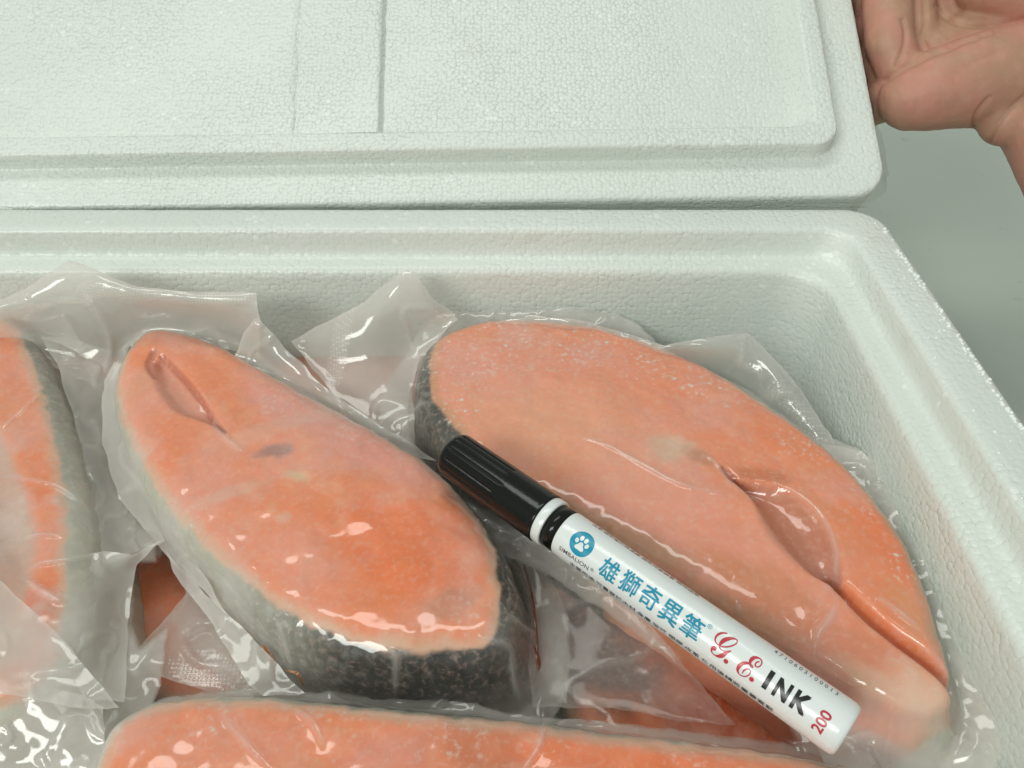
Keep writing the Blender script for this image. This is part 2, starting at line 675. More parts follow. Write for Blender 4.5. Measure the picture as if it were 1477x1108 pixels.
class Steak:
    def __init__(s, name, label, outline, ztop, thick, step=0.6, r=8.0, spots=(), cuts=(), tiltx=0.0, tilty=0.0, frost=0.3, seed=1, group='vacuum packed salmon steaks in the foam box', film_milk=0.10, side_milk=0.10, fat=None, frosty=(), base=None, folds=(), holes=(), flange=16.0, fl_milk=0.42, fl_z=-17.0, pts=()):
        s.ztop, s.thick, s.r, s.seed = ztop, thick, r, seed
        zc = ztop - 4
        s.root = None
        o = np.array([[*P(q[0], q[1], zc)[:2], q[2], q[3], q[4]] for q in outline])
        s.poly = catmull(o, 9)
        s.cx, s.cy = s.poly[:, 0].mean(), s.poly[:, 1].mean()
        s.tx, s.ty = tiltx, tilty
        mg = 12 + flange
        x0, y0 = s.poly[:, :2].min(0) - mg
        x1, y1 = s.poly[:, :2].max(0) + mg
        xs, ys = np.arange(x0, x1, step), np.arange(y0, y1, step)
        X, Y = np.meshgrid(xs, ys)
        s.xs, s.ys, s.X, s.Y, s.step = xs, ys, X, Y, step
        d, bi, bt = seg_dist(X, Y, s.poly)
        d = np.where(inside(X, Y, s.poly), d, -d)
        nb = len(s.poly)
        at = lambda k: s.poly[bi, k] * (1 - bt) + s.poly[(bi + 1) % nb, k] * bt
        skw, tone, run = at(2), at(3), at(4)
        d = d + (fbm(X / 5 + seed, Y / 5, seed, 3) - 0.5) * 1.4
        s.d, s.run = d, run
        dd = np.clip(d, 0, r)
        z = ztop - r + np.sqrt(np.maximum(r * r - (r - dd) ** 2, 0))
        z = np.where(d < 0, ztop - r + d / run, z)
        z = z + 1.4 * (1 - np.exp(-np.maximum(d - r * 0.6, 0) / 12)) * (d > 0)
        z = z + (fbm(X / 16 + 3, Y / 16, seed + 5, 3) - 0.5) * 2.2 * sstep(-2, 8, d) + (fbm(X / 4 + 3, Y / 4, seed + 9, 2) - 0.5) * 0.35 * sstep(0, 5, d)
        z = z + (X - s.cx) * tiltx + (Y - s.cy) * tilty
        # base colour
        n1 = fbm(X / 18, Y / 18, seed + 2, 4)
        n2 = fbm(X / 6, Y / 6, seed + 3, 3)
        wgt = sstep(0.35, 0.65, n1)[..., None]
        b1, b2 = base or (ORANGE, PINK)
        col = b1 * wgt + b2 * (1 - wgt)
        wl = (sstep(0.55, 0.8, n2) * 0.35)[..., None]
        col = col * (1 - wl) + PALE * wl
        ph = (d + (n1 - 0.5) * 16) / 5.2
        band = np.exp(-((ph - np.round(ph)) / 0.10) ** 2) * sstep(0.42, 0.62, fbm(X / 14 + 60, Y / 14, seed + 13, 2)) * 0.24
        col = col * (1 - band[..., None]) + PALE * band[..., None]
        for (qx, qy, rx, ry, ang, cc, k) in spots:
            p = P(qx, qy, ztop)
            sc = FPX / ((p - CAM) @ FWD)
            ca, sa = math.cos(math.radians(ang)), math.sin(math.radians(ang))
            # picture axes expressed on the ground: y grows away
            ux, uy = (X - p[0]), -(Y - p[1])
            a, b = (ux * ca + uy * sa) / (rx / sc), (-ux * sa + uy * ca) / (ry / sc)
            q = np.sqrt(a * a + b * b) + (n2 - 0.5) * 0.7
            m = (k * (1 - sstep(0.35, 1.15, q)))[..., None]
            col = col * (1 - m) + np.array(cc) * m
        # fat line, then skin
        wf = sstep(skw + 5.0, skw + 0.3, d + (n2 - 0.5) * 3.5)[..., None] * 0.62
        col = col * (1 - wf) + (FAT if fat is None else fat) * wf
        sk = sstep(skw + 0.7, skw - 0.7, d + (n2 - 0.5) * 3.0)
        skc = SKIN_PALE * (1 - tone[..., None]) + SKIN_DARK * tone[..., None]
        skc = skc * (0.85 + 0.3 * n2[..., None])
        col = col * (1 - sk[..., None]) + skc * sk[..., None]
        fr = frost * (0.35 + 0.65 * sstep(14, 2, d)) * sstep(-3, 1, d)
        if len(frosty):
            fw = np.full(X.shape, 0.12)
            for (qx, qy, rr) in frosty:
                p = P(qx, qy, ztop)
                e = np.hypot(X - p[0], Y - p[1]) / (rr / (FPX / ((p - CAM) @ FWD)))
                fw = np.maximum(fw, sstep(1.2, 0.3, e + (n2 - 0.5) * 0.9))
            fr = frost * fw * sstep(-3, 1, d)
        for (pl, wid, dep, cc, k) in cuts:
            pg = np.array([[*P(q[0], q[1], ztop - 1)[:2], q[2] if len(q) > 2 else 1.0] for q in pl])
            pg = catmull(pg, 6, False)
            e, ei, et = seg_dist(X, Y, pg, False)
            ei = np.minimum(ei, len(pg) - 2)
            wd = wid * (pg[ei, 2] * (1 - et) + pg[ei + 1, 2] * et)
            m = sstep(1.3, 0.15, e / np.maximum(wd, 0.01))
            z = z - dep * m
            mk = (k * sstep(1.25, 0.7, e / np.maximum(wd, 0.01)))[..., None]
            col = col * (1 - mk) + np.array(cc) * mk
            fr = fr * (1 - mk[..., 0])
        s.z = z
        zb = ztop - thick
        depthlim = -(thick - r) * run
        keep = d > depthlim - step * 1.5
        s.zs = np.maximum(z, zb + (X - s.cx) * tiltx + (Y - s.cy) * tilty)
        s.lim = depthlim
        s.root = empty(name, (s.cx, s.cy, zb), label, 'salmon steak', group)
        V = np.stack([X.ravel(), Y.ravel(), s.zs.ravel()], 1)
        s.flesh = s.build('salmon_flesh', V, keep, M['flesh'], s.root,
                          dict(Col=np.clip(col, 0, 1).reshape(-1, 3), skin=(sk * (0.25 + 3.2 * tone * (1 - tone))).ravel(), frost=fr.ravel()))
        # clinging film
        lift = 0.55
        zf = s.zs + lift
        skirt_run = run + 0.30
        zsk = ztop - r + 1.0 + np.minimum(d, 0) / skirt_run
        wr = fbm(X / 3.2 + Y / 9, Y / 3.2 - X / 9, seed + 40, 3)
        zsk = zsk + (wr - 0.5) * 1.6 * sstep(0, -6, d)
        zf = np.where(d < 0, np.maximum(zf, zsk), zf)
        fz = ztop + fl_z + (fbm(X / 13 + 5, Y / 13, seed + 71, 3) - 0.5) * 5.0 - 0.12 * np.maximum(-d - 8, 0)
        fz = fz + 0.9 * sstep(0.05, 0.0, np.abs(fbm(X / 15 + 2, Y / 15 + 8, seed + 81, 2) - 0.5))
        fz = fz + 14 * sstep(252, 272, Y) + 10 * sstep(112, 132, X)
        kk = np.clip(0.5 + (zf - fz) / 6.0, 0, 1)
        zf = np.where(d < 1, fz + (zf - fz) * kk + 1.5 * kk * (1 - kk), zf)
        rid = np.abs(fbm(X / 11 + 7, Y / 11 + 2, seed + 60, 3) - 0.5)
        zf = zf + 0.12 * sstep(0.03, 0.0, rid) * sstep(-1, 3, d)
        lim = -flange - 3.0 * (fbm(X / 20, Y / 20, seed + 91, 2) - 0.5)
        fk = (d > lim) & (Y < 270.5) & (X < 130.0)
        edge = sstep(0, 1.5, d - lim)
        for hp in holes:
            hv = np.array([P(q[0], q[1], ztop + fl_z)[:2] for q in hp])
            he, _, _ = seg_dist(X, Y, hv)
            he = np.where(inside(X, Y, hv), he, -he)
            fk = fk & (he < 0.8)
            edge = edge * sstep(0.6, -2.0, he)
        milk = 0.15 * sstep(7.0, 0.0, d) * sstep(-3, 0, d) + film_milk * (0.35 + 0.9 * sstep(4, -6, d)) + 0.04 * sstep(0.03, 0.0, rid) + side_milk * sstep(0, -5, d)
        milk = milk * (0.5 + 1.0 * fbm(X / 12 + 31, Y / 12, seed + 95, 3)) + (fl_milk - film_milk) * sstep(0.0, -3.5, d - (fl_z + r) * run) * (0.8 + 0.4 * fbm(X / 9, Y / 9 + 4, seed + 97, 3))
        milk = milk * (1 - 0.8 * sk * np.clip(tone, 0, 1) * sstep(0, 3, d + (thick - r) * run))
        for (qx, qy, rr, k) in pts:
            p = P(qx, qy, ztop)
            e = np.hypot(X - p[0], Y - p[1]) / (rr / (FPX / ((p - CAM) @ FWD)))
            milk = milk + k * sstep(1.1, 0.2, e + (n2 - 0.5) * 0.8)
        for _ in range(3):
            zf[1:-1, 1:-1] = np.maximum(s.zs[1:-1, 1:-1] + 0.3, (zf[1:-1, 1:-1] * 2 + zf[:-2, 1:-1] + zf[2:, 1:-1] + zf[1:-1, :-2] + zf[1:-1, 2:]) / 6)
        s.zf = zf.copy()
        s.film = None
        for path, rad in folds:
            pp = np.array([s.surf(q[0], q[1], 0) for q in catmull(np.array(path, float), 8, False)])
            for _ in range(2):
                pp[1:-1] = (pp[:-2] + 2 * pp[1:-1] + pp[2:]) / 4
            e, ei, et = seg_dist(X, Y, pp, False)
            u = np.clip((ei + et) / (len(pp) - 1), 0, 1)
            tp_ = np.sin(np.pi * np.clip(u, 0.03, 0.97)) ** 0.5
            sg = 0.75 * rad / 0.6 * (0.35 + 0.65 * tp_)
            g = np.exp(-(e / sg) ** 2) * tp_
            zf = zf + 1.1 * rad / 0.6 * g
            milk = milk + 0.30 * np.exp(-(e / (sg * 1.25)) ** 2) * tp_
        V = np.stack([X.ravel(), Y.ravel(), zf.ravel()], 1)
        s.film = s.build('bag_film', V, fk, M['film'], s.root,
                         dict(milk=np.clip(milk * edge, 0, 1).ravel(), gloss=edge.ravel(), emboss=np.zeros(X.size)))

    def build(s, name, V, keep, mat, parent, attrs):
        ny, nx = s.X.shape
        k = keep.ravel()
        idx = np.arange(nx * ny).reshape(ny, nx)
        q = np.stack([idx[:-1, :-1], idx[:-1, 1:], idx[1:, 1:], idx[1:, :-1]], -1).reshape(-1, 4)
        q = q[k[q].all(1)]
        used = np.unique(q)
        mp = np.full(nx * ny, -1)
        mp[used] = np.arange(len(used))
        return mesh_obj(name, V[used], mp[q], mat, parent, attrs={a: b[used] for a, b in attrs.items()})

    def surf(s, px, py, lift=0.6):
        """where the sight line through a pixel meets the film"""
        d = ray(px, py)
        t0 = (s.ztop + 8 - CAMH) / d[2]
        t1 = (s.ztop - s.thick - CAMH) / d[2]
        for t in np.linspace(t0, t1, 260):
            p = CAM + d * t
            i = int(round((p[0] - s.xs[0]) / s.step))
            j = int(round((p[1] - s.ys[0]) / s.step))
            if 0 <= i < len(s.xs) and 0 <= j < len(s.ys) and p[2] <= s.zf[j, i]:
                return p + np.array([0, 0, lift * 0.5])
        return P(px, py, s.ztop - s.thick * 0.6)

    def fold(s, pts, rad=0.6, mat=None, name='fold', milk=0.42, lift=0.2):
        path = catmull(np.array(pts, float), 8, False)
        pp = np.array([s.surf(a[0], a[1], lift) for a in path])
        for _ in range(3):
            pp[1:-1] = (pp[:-2] + 2 * pp[1:-1] + pp[2:]) / 4
        return tube(name, pp, rad, mat or M['film'], s.film, milk)


def tube(name, pp, rad, mat, parent, milk=0.5, ns=8, flat=0.45):
    n = len(pp)
    vs, fs = [], []
    for i in range(n):
        t = pp[min(i + 1, n - 1)] - pp[max(i - 1, 0)]
        t = t / (np.linalg.norm(t) + 1e-9)
        side = np.cross(t, [0, 0, 1.0])
        side /= np.linalg.norm(side) + 1e-9
        up = np.cross(side, t)
        k = i / (n - 1)
        rr = rad * (0.12 + 0.88 * math.sin(math.pi * min(max(k, 0.02), 0.98)) ** 0.6) * (0.8 + 0.4 * vnoise(np.array([i * 0.35]), np.array([rad * 10]), 3)[0])
        for j in range(ns):
            a = 2 * math.pi * j / ns
            vs.append(pp[i] + side * rr * math.cos(a) + up * rr * flat * math.sin(a))
    for i in range(n - 1):
        for j in range(ns):
            fs.append((i * ns + j, i * ns + (j + 1) % ns, (i + 1) * ns + (j + 1) % ns, (i + 1) * ns + j))
    fs.append(tuple(reversed(range(ns))))
    fs.append(tuple(range((n - 1) * ns, n * ns)))
    m = len(vs)
    return mesh_obj(name, vs, fs, mat, parent, attrs=dict(milk=np.full(m, milk), gloss=np.ones(m), emboss=np.zeros(m)))


def flap(name, pts, parent, milk=0.3, amp=1.6, seed=1, emboss=None, spacing=5.0, wave=14.0, edge_boost=0.10, gloss=1.0):
    """a loose piece of bag film: outline of (px, py, z mm), filled and crumpled a little"""
    pts = np.array(pts, float)
    B = []
    n = len(pts)
    for i in range(n):
        a, b = pts[i], pts[(i + 1) % n]
        k = max(1, int(np.hypot(*(b - a)[:2]) / spacing))
        for j in range(k):
            B.append(a + (b - a) * j / k)
    B = np.array(B)
    B[:, 0] += (fbm(B[:, 0] / 25, B[:, 1] / 25, seed + 1, 2) - 0.5) * 6
    B[:, 1] += (fbm(B[:, 0] / 25 + 40, B[:, 1] / 25, seed + 2, 2) - 0.5) * 6
    gx = np.arange(B[:, 0].min(), B[:, 0].max(), spacing)
    gy = np.arange(B[:, 1].min(), B[:, 1].max(), spacing)
    GX, GY = np.meshgrid(gx, gy)
    GX = GX + (np.arange(len(gy)) % 2)[:, None] * spacing / 2
    ins = inside(GX, GY, B)
    dd, _, _ = seg_dist(GX, GY, B)
    ok = ins & (dd > spacing * 0.5)
    I = np.stack([GX[ok], GY[ok]], 1)
    nb = len(B)
    A2 = np.concatenate([B[:, :2], I])
    res = delaunay_2d_cdt([Vector(p) for p in A2], [(i, (i + 1) % nb) for i in range(nb)], [], 1, 1e-4)
    vs2 = np.array([[p.x, p.y] for p in res[0]])
    # height by inverse distance from the outline
    w = 1.0 / (((vs2[:, None, 0] - B[None, :, 0]) ** 2 + (vs2[:, None, 1] - B[None, :, 1]) ** 2) + 30) ** 1.3
    z = (w * B[None, :, 2]).sum(1) / w.sum(1)
    wave = wave * 1.6
    cr = np.abs(fbm(vs2[:, 0] / wave / 2.4, vs2[:, 1] / wave / 2.4, seed + 9, 2) - 0.5)
    z = z + amp * (fbm(vs2[:, 0] / wave / 2, vs2[:, 1] / wave / 2, seed + 5, 2) - 0.5) * 2 + amp * 0.5 * sstep(0.05, 0.0, cr)
    V = np.array([P(a[0], a[1], q) for a, q in zip(vs2, z)])
    F = []
    for t in res[2]:
        a, b, c = t[:3]
        nrm = np.cross(V[b] - V[a], V[c] - V[a])
        F.append((a, b, c) if nrm @ (CAM - V[a]) > 0 else (a, c, b))
    ed, _, _ = seg_dist(vs2[:, 0], vs2[:, 1], B)
    mk = (milk + 0.10) * (0.8 + 0.4 * fbm(vs2[:, 0] / 40, vs2[:, 1] / 40, seed + 3, 3)) + 0.12 * sstep(0.06, 0, cr) + edge_boost * sstep(6, 1, ed)
    em = np.zeros(len(V))
    if emboss is not None:
        e, _, _ = seg_dist(vs2[:, 0], vs2[:, 1], np.array(emboss[0], float), False)
        em = sstep(emboss[1], emboss[1] * 0.75, e)
        mk = mk + 0.08 * em
    return mesh_obj(name, V, F, M['film_seal' if emboss is not None else 'film'], parent, attrs=dict(milk=mk, gloss=np.full(len(V), gloss), emboss=em))


WHITE_, GREYP = lin(226, 205, 190), lin(150, 120, 118)
DEEP = lin(247, 128, 66)
ROSE = lin(234, 156, 142)

# folds of the bag film, traced over each steak
FOLDS = dict(
    right=[([(840, 630), (880, 645), (930, 672), (980, 698), (1045, 714)], .55),
        ([(1118, 700), (1150, 712), (1185, 745), (1205, 790), (1204, 825), (1208, 852)], .5),
        ([(1010, 664), (1022, 660), (1040, 678), (1056, 702)], .45),
        ([(1208, 868), (1200, 890), (1182, 912), (1174, 940)], .8),
        ([(1062, 868), (1064, 878), (1072, 886)], .5),
        ([(1260, 862), (1290, 878), (1330, 912)], .6),
        ([(596, 592), (608, 585), (620, 582)], .5)],
    mid=[([(308, 612), (325, 632), (352, 652)], .7),
        ([(566, 938), (571, 960), (570, 1000)], .7),
        ([(560, 936), (572, 945), (600, 942)], .5),
        ([(690, 920), (735, 936), (740, 970), (750, 1015)], .7),
        ([(733, 885), (755, 905), (775, 915)], .8),
        ([(400, 900), (412, 930), (420, 960)], .6),
        ([(205, 700), (255, 775), (330, 850), (372, 905)], .45)],
    left=[([(10, 686), (50, 694), (90, 705), (126, 732)], .7),
        ([(35, 776), (60, 772), (90, 774)], .6),
        ([(45, 820), (70, 812), (140, 806), (180, 800)], .7),
        ([(30, 832), (60, 852), (90, 870)], .7),
        ([(0, 620), (30, 595), (58, 570)], .5),
        ([(60, 575), (75, 580), (90, 588)], .5)],
    front=[([(322, 1030), (345, 1060), (388, 1105)], .7),
        ([(425, 1022), (455, 1045), (466, 1078)], .7),
        ([(785, 1040), (778, 1075), (755, 1110)], .7),
        ([(780, 1046), (830, 1040), (880, 1046)], .6)])

# --- lower layer first
low_a = Steak('vacuum_packed_salmon_steak', 'bagged salmon steak showing deep in the small triangular gap at lower left',
              [(150, 790, 2, .3, .2), (240, 770, 2, .3, .2), (330, 800, 2, .3, .2), (420, 900, 2, .3, .2), (400, 1010, 2, .3, .2), (250, 1030, 2, .3, .2), (160, 960, 2, .3, .2), (130, 870, 2, .3, .2)],
              -64, 24, step=1.1, flange=6, seed=21, frost=0.15, film_milk=0.05, spots=[(230, 850, 80, 60, 0, DEEP, .7)])
low_b = Steak('vacuum_packed_salmon_steak', 'bagged salmon steak deep in the gap beneath the marker pen',
              [(820, 800, 2, .5, .2), (930, 850, 2, .5, .2), (1050, 930, 2, .5, .2), (1180, 1020, 2, .5, .2), (1230, 1110, 2, .5, .2), (1050, 1130, 2, .5, .2), (850, 1080, 2, .5, .2), (760, 960, 3, .8, .2), (760, 850, 3, .8, .2)],
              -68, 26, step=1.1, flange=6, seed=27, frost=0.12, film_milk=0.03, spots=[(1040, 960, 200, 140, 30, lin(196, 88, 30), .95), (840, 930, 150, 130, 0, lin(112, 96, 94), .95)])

low_c = Steak('vacuum_packed_salmon_steak', 'pinkish bagged steak beneath the pointed film flap between middle and right steaks',
              [(400, 470, 2, .3, .2), (560, 462, 2, .3, .2), (660, 490, 2, .3, .2), (700, 640, 2, .3, .2), (600, 700, 2, .3, .2), (480, 640, 2, .3, .2), (400, 560, 2, .3, .2)],
              -60, 26, step=1.1, flange=5, seed=33, frost=0.1, film_milk=0.22, spots=[(540, 560, 220, 200, 0, lin(206, 160, 146), .95)])
low_d = Steak('vacuum_packed_salmon_steak', 'greyish bagged steak beneath the film between leftmost and middle steaks, upper left',
              [(80, 470, 2, .3, .2), (150, 480, 2, .3, .2), (210, 560, 2, .3, .2), (240, 700, 2, .3, .2), (200, 760, 2, .3, .2), (120, 740, 2, .3, .2), (70, 600, 2, .3, .2)],
              -57, 26, step=1.1, flange=5, seed=35, frost=0.1, film_milk=0.05, spots=[(150, 600, 120, 160, 0, lin(150, 132, 130), .8)])

# --- left steak
left = Steak('vacuum_packed_salmon_steak', folds=FOLDS['left'], holes=[[(196, 812), (240, 806), (282, 838), (240, 892), (205, 935), (190, 900)]], label='bagged salmon steak cut off by the left edge of the picture',
             outline=[(-60, 470, 3, .2, .15), (0, 458, 3, .35, .15), (40, 475, 4, .4, .15), (75, 530, 5, .5, .15), (103, 610, 5.5, .35, .16), (125, 700, 5.5, .15, .18), (138, 790, 7, .0, .2),
              (140, 880, 8, .0, .2), (125, 960, 7, .0, .2), (80, 1020, 6, .0, .2), (0, 1060, 6, .0, .3), (-120, 1070, 5, .1, .2), (-200, 960, 5, .5, .2), (-220, 780, 5, .5, .2), (-180, 600, 5, .5, .2), (-110, 500, 4, .4, .2)],
             ztop=-30, thick=40, r=9, seed=3, frost=0.25, film_milk=0.18,
             spots=[(30, 560, 60, 80, 0, PINK, .5), (80, 860, 35, 90, 0, DEEP, .9), (60, 720, 40, 60, 0, ORANGE, .8), (0, 930, 70, 60, 20, FAT, .65), (20, 600, 40, 60, 0, lin(236, 150, 105), .6)],
             cuts=[([(-60, 560, .2), (-30, 640, .8), (-5, 720, 1), (5, 800, 1.1), (-10, 880, 1), (-50, 960, .3)], 9, 2.5, lin(206, 178, 164), .85)],
             pts=[(30, 950, 130, .42), (0, 760, 75, .38), (10, 640, 50, .15), (140, 880, 90, .45), (115, 720, 60, .22), (70, 1010, 70, .35)])

# --- middle steak
mid = Steak('vacuum_packed_salmon_steak', folds=FOLDS['mid'], fl_z=-25.0, side_milk=0.03, holes=[[(196, 812), (240, 806), (282, 838), (240, 892), (205, 935), (190, 900)], [(905, 858), (1010, 925), (1110, 1000), (1150, 1066), (1062, 1046), (985, 955), (925, 885)]], label='bagged salmon steak left of the pen, thick dark skin along its front',
             outline=[(222, 476, 1, .1, .12), (262, 478, 1, .1, .12), (330, 502, 1, .2, .12), (420, 552, 1.2, .3, .12), (505, 598, 1.2, .35, .12), (580, 640, 1.2, .4, .12), (640, 682, 1.8, .6, .12), (695, 740, 2.5, .8, .14),
             (733, 800, 4, .9, .2), (752, 862, 6.5, .92, .2), (748, 925, 6.5, .85, .22), (705, 958, 4.5, 1, .22), (640, 966, 4.2, 1, .22), (560, 965, 4.2, 1, .24), (490, 950, 4.2, .95, .26), (425, 922, 4.5, .65, .24), (362, 882, 4.6, .35, .17),
             (300, 822, 3.8, .15, .12), (240, 752, 3.4, .05, .08), (200, 690, 3.0, .0, .06), (172, 628, 2.6, .0, .05), (160, 570, 2.2, .0, .05), (172, 520, 1.5, .0, .06), (196, 488, 1, .05, .12)],
             ztop=-29, thick=28, r=10, seed=5, frost=0.55, film_milk=0.16, frosty=[(430, 570, 50), (520, 620, 45), (330, 850, 50), (400, 890, 60), (480, 690, 30), (690, 890, 50), (270, 750, 40)],
            spots=[(500, 620, 240, 70, 32, ROSE, .75), (300, 690, 110, 60, 30, PINK, .6), (570, 770, 115, 80, 20, DEEP, .85), (590, 830, 95, 70, 10, DEEP, .8), (420, 800, 90, 60, 40, PINK, .8), (240, 640, 70, 90, 30, ORANGE, .9),
                   (300, 545, 80, 40, 35, ORANGE, .85), (330, 715, 70, 16, -25, WHITE_, .30), (400, 620, 110, 22, -30, WHITE_, .22), (430, 690, 30, 14, 20, lin(232, 205, 170), .7), (395, 655, 30, 16, -10, lin(150, 104, 106), .75),
                   (410, 750, 14, 14, 0, WHITE_, .4), (200, 560, 20, 40, 0, lin(230, 160, 120), .6), (650, 870, 60, 30, -20, lin(214, 150, 125), .7), (520, 870, 90, 40, 20, ORANGE, .6)],
            cuts=[([(232, 528, .5), (250, 560, 1.25), (272, 588, 1.2), (296, 602, .8), (312, 615, .35), (326, 630, .15)], 4.2, 3.2, lin(222, 150, 128), .8),
                  ([(236, 520, 1), (262, 545, 1), (290, 580, 1), (306, 605, .6)], 1.3, 1.2, lin(196, 96, 56), .7),
                  ([(224, 512, .8), (218, 530, 1.0), (225, 548, .6)], 2.0, 1.0, lin(190, 110, 88), .7)],
            pts=[(300, 620, 60, .08), (440, 620, 130, .16), (190, 650, 60, .3), (230, 750, 60, .34), (310, 850, 60, .28), (700, 900, 60, .10), (250, 490, 50, .15)])

# --- right steak
right = Steak('vacuum_packed_salmon_steak', folds=FOLDS['right'], fl_milk=0.40, holes=[[(905, 858), (1010, 925), (1110, 1000), (1150, 1066), (1062, 1046), (985, 955), (925, 885)]], label='bagged salmon steak right of the pen with an open belly cavity',
             outline=[(600, 545, 5.5, .8, .16), (612, 510, 4.0, .7, .12), (640, 485, 2.0, .4, .12), (700, 466, 1.6, .4, .12), (780, 465, 1.4, .4, .12), (860, 476, 1.4, .4, .12), (950, 503, 1.3, .4, .12), (1030, 538, 1.2, .35, .12), (1110, 590, 1, .3, .12),
               (1190, 648, 1, .2, .12), (1250, 708, .8, .1, .13), (1296, 770, .8, .05, .13), (1330, 838, 1, .0, .13), (1352, 905, .5, .0, .14), (1370, 965, -1, .0, .3), (1376, 1012, -2.5, .0, .45), (1346, 1036, -2.5, .0, .45), (1288, 1027, -9, .0, .3),
               (1220, 990, -12, .05, .2), (1150, 948, -12, .2, .18), (1070, 898, -12, .45, .16), (980, 843, -10, .5, .16), (890, 788, -5, .7, .16), (800, 737, 2.5, .7, .16), (720, 705, 5, .8, .16), (660, 672, 6.5, .9, .16), (622, 625, 6.5, .9, .18), (603, 585, 6.0, .9, .18)],
             ztop=-29, thick=40, r=7, fat=lin(196, 158, 118), seed=9, frost=0.95, film_milk=0.17, base=(lin(244, 150, 110), lin(241, 160, 136)),
              frosty=[(665, 520, 80), (740, 490, 90), (850, 492, 90), (950, 525, 60), (1040, 560, 60), (1160, 640, 55), (1260, 720, 45), (1300, 810, 45), (660, 590, 40)],
              spots=[(800, 620, 190, 110, 20, lin(246, 168, 126), .85), (1000, 740, 170, 60, 32, lin(246, 158, 126), .8), (900, 700, 120, 50, 30, lin(244, 162, 132), .6), (960, 648, 46, 32, 30, lin(226, 186, 158), .95), (1010, 665, 30, 18, 40, lin(190, 130, 90), .6),
                     (1150, 640, 110, 70, 40, ORANGE, .8), (1260, 780, 90, 55, 60, DEEP, .8), (1250, 850, 60, 60, 50, ORANGE, .9), (1090, 840, 110, 40, 35, lin(222, 140, 90), .8), (1200, 920, 130, 40, 33, lin(224, 138, 100), .85), (740, 500, 90, 30, 0, PINK, .5), (1335, 1000, 70, 46, 30, lin(240, 196, 164), .8), (1270, 985, 90, 22, 33, lin(236, 190, 156), .7), (900, 772, 130, 24, 32, lin(204, 156, 116), .75), (1050, 872, 120, 26, 33, lin(204, 146, 98), .7), (900, 640, 60, 40, 0, PINK, .5), (1060, 780, 60, 40, 30, PINK, .6), (720, 560, 50, 40, 0, PINK, .4),
                     (1100, 690, 50, 20, 10, lin(214, 120, 70), .8), (1320, 890, 30, 70, -15, lin(222, 160, 110), .5), (1200, 760, 40, 90, -35, lin(232, 150, 105), .5)],
              cuts=[([(1058, 698, .12), (1085, 712, .45), (1120, 735, 1.0), (1155, 775, 1.15), (1185, 820, .75), (1207, 850, .2)], 8.0, 5.0, lin(196, 118, 88), .85),
                    ([(1195, 838, .7), (1240, 883, 1.0), (1290, 925, 1.0), (1345, 962, 1.0), (1400, 1000, 1.2)], 2.6, 5.5, lin(222, 124, 66), .7),
                    ([(1040, 680, .5), (1052, 692, 1), (1066, 704, .6)], 1.6, 1.5, lin(170, 80, 45), .8)],
              pts=[(820, 600, 170, .10), (950, 710, 130, .09), (1120, 850, 90, .06), (1330, 1010, 70, .2), (670, 520, 60, .14), (760, 490, 70, .08), (1290, 990, 60, .10), (1210, 830, 50, .08)])

# --- front steak
front = Steak('vacuum_packed_salmon_steak', folds=FOLDS['front'], flange=9.0, holes=[[(196, 812), (240, 806), (282, 838), (240, 892), (205, 935), (190, 900)], [(905, 858), (1010, 925), (1110, 1000), (1150, 1066), (1062, 1046), (985, 955), (925, 885)]], label='bagged salmon steak lying across the front, cut off by the bottom edge',
             outline=[(150, 1068, 3.5, .0, .2), (185, 1030, 3.2, .0, .2), (250, 1008, 2.6, .0, .2), (350, 1002, 2.2, .05, .2), (480, 1012, 2.2, .2, .2), (620, 1025, 2.2, .35, .2), (760, 1040, 2, .35, .2), (900, 1056, 2, .3, .2), (1050, 1075, 2, .3, .2), (1180, 1095, 2.2, .2, .2), (1290, 1140, 3, .2, .2),
               (1300, 1260, 3, .4, .2), (1150, 1370, 3, .6, .2), (800, 1420, 3, .8, .2), (450, 1390, 3, .8, .2), (200, 1270, 3, .4, .2), (135, 1150, 3.2, .0, .2)],
             ztop=-30, thick=30, r=7, seed=13, frost=0.6, frosty=[(300, 1020, 60), (480, 1025, 70), (650, 1040, 80), (800, 1055, 70), (1000, 1080, 60), (180, 1050, 40)], film_milk=0.10,
              spots=[(330, 1080, 160, 50, 0, PINK, .6), (700, 1080, 120, 50, 5, lin(214, 120, 72), .8), (560, 1100, 100, 50, 0, ROSE, .5), (820, 1090, 120, 30, 5, DEEP, .7), (1040, 1110, 180, 36, 6, DEEP, .7), (200, 1100, 40, 30, 0, ORANGE, .8)],
              pts=[(200, 1040, 70, .25), (150, 1075, 40, .3)])

# loose film
flap('bag_edge', [(-80, 470, -22), (-20, 440, -12), (32, 420, -8), (66, 396, -3), (100, 374, 2), (140, 390, 0), (200, 415, -5), (270, 420, -6), (370, 421, -6), (376, 460, -14), (374, 520, -38), (330, 505, -38), (262, 484, -36), (222, 482, -36), (186, 500, -38), (160, 570, -46), (60, 520, -38)],
     mid.root, 0.42, 1.4, 31, ([(120, 416), (210, 424), (372, 430)], 11), wave=26)
flap('bag_edge', [(60, 482, -32), (110, 490, -38), (160, 505, -40), (168, 560, -44), (172, 640, -45), (205, 720, -46), (238, 782, -42), (190, 800, -40), (150, 815, -38), (132, 720, -40), (110, 620, -38), (88, 540, -35)],
     left.root, 0.34, 1.7, 33, wave=11)
flap('bag_edge', [(120, 800, -33), (150, 795, -34), (190, 800, -36), (232, 780, -36), (196, 815, -42), (188, 870, -44), (184, 925, -46), (180, 1012, -40), (120, 1010, -36), (100, 950, -33), (118, 880, -32)],
     left.root, 0.50, 1.2, 35, wave=16)
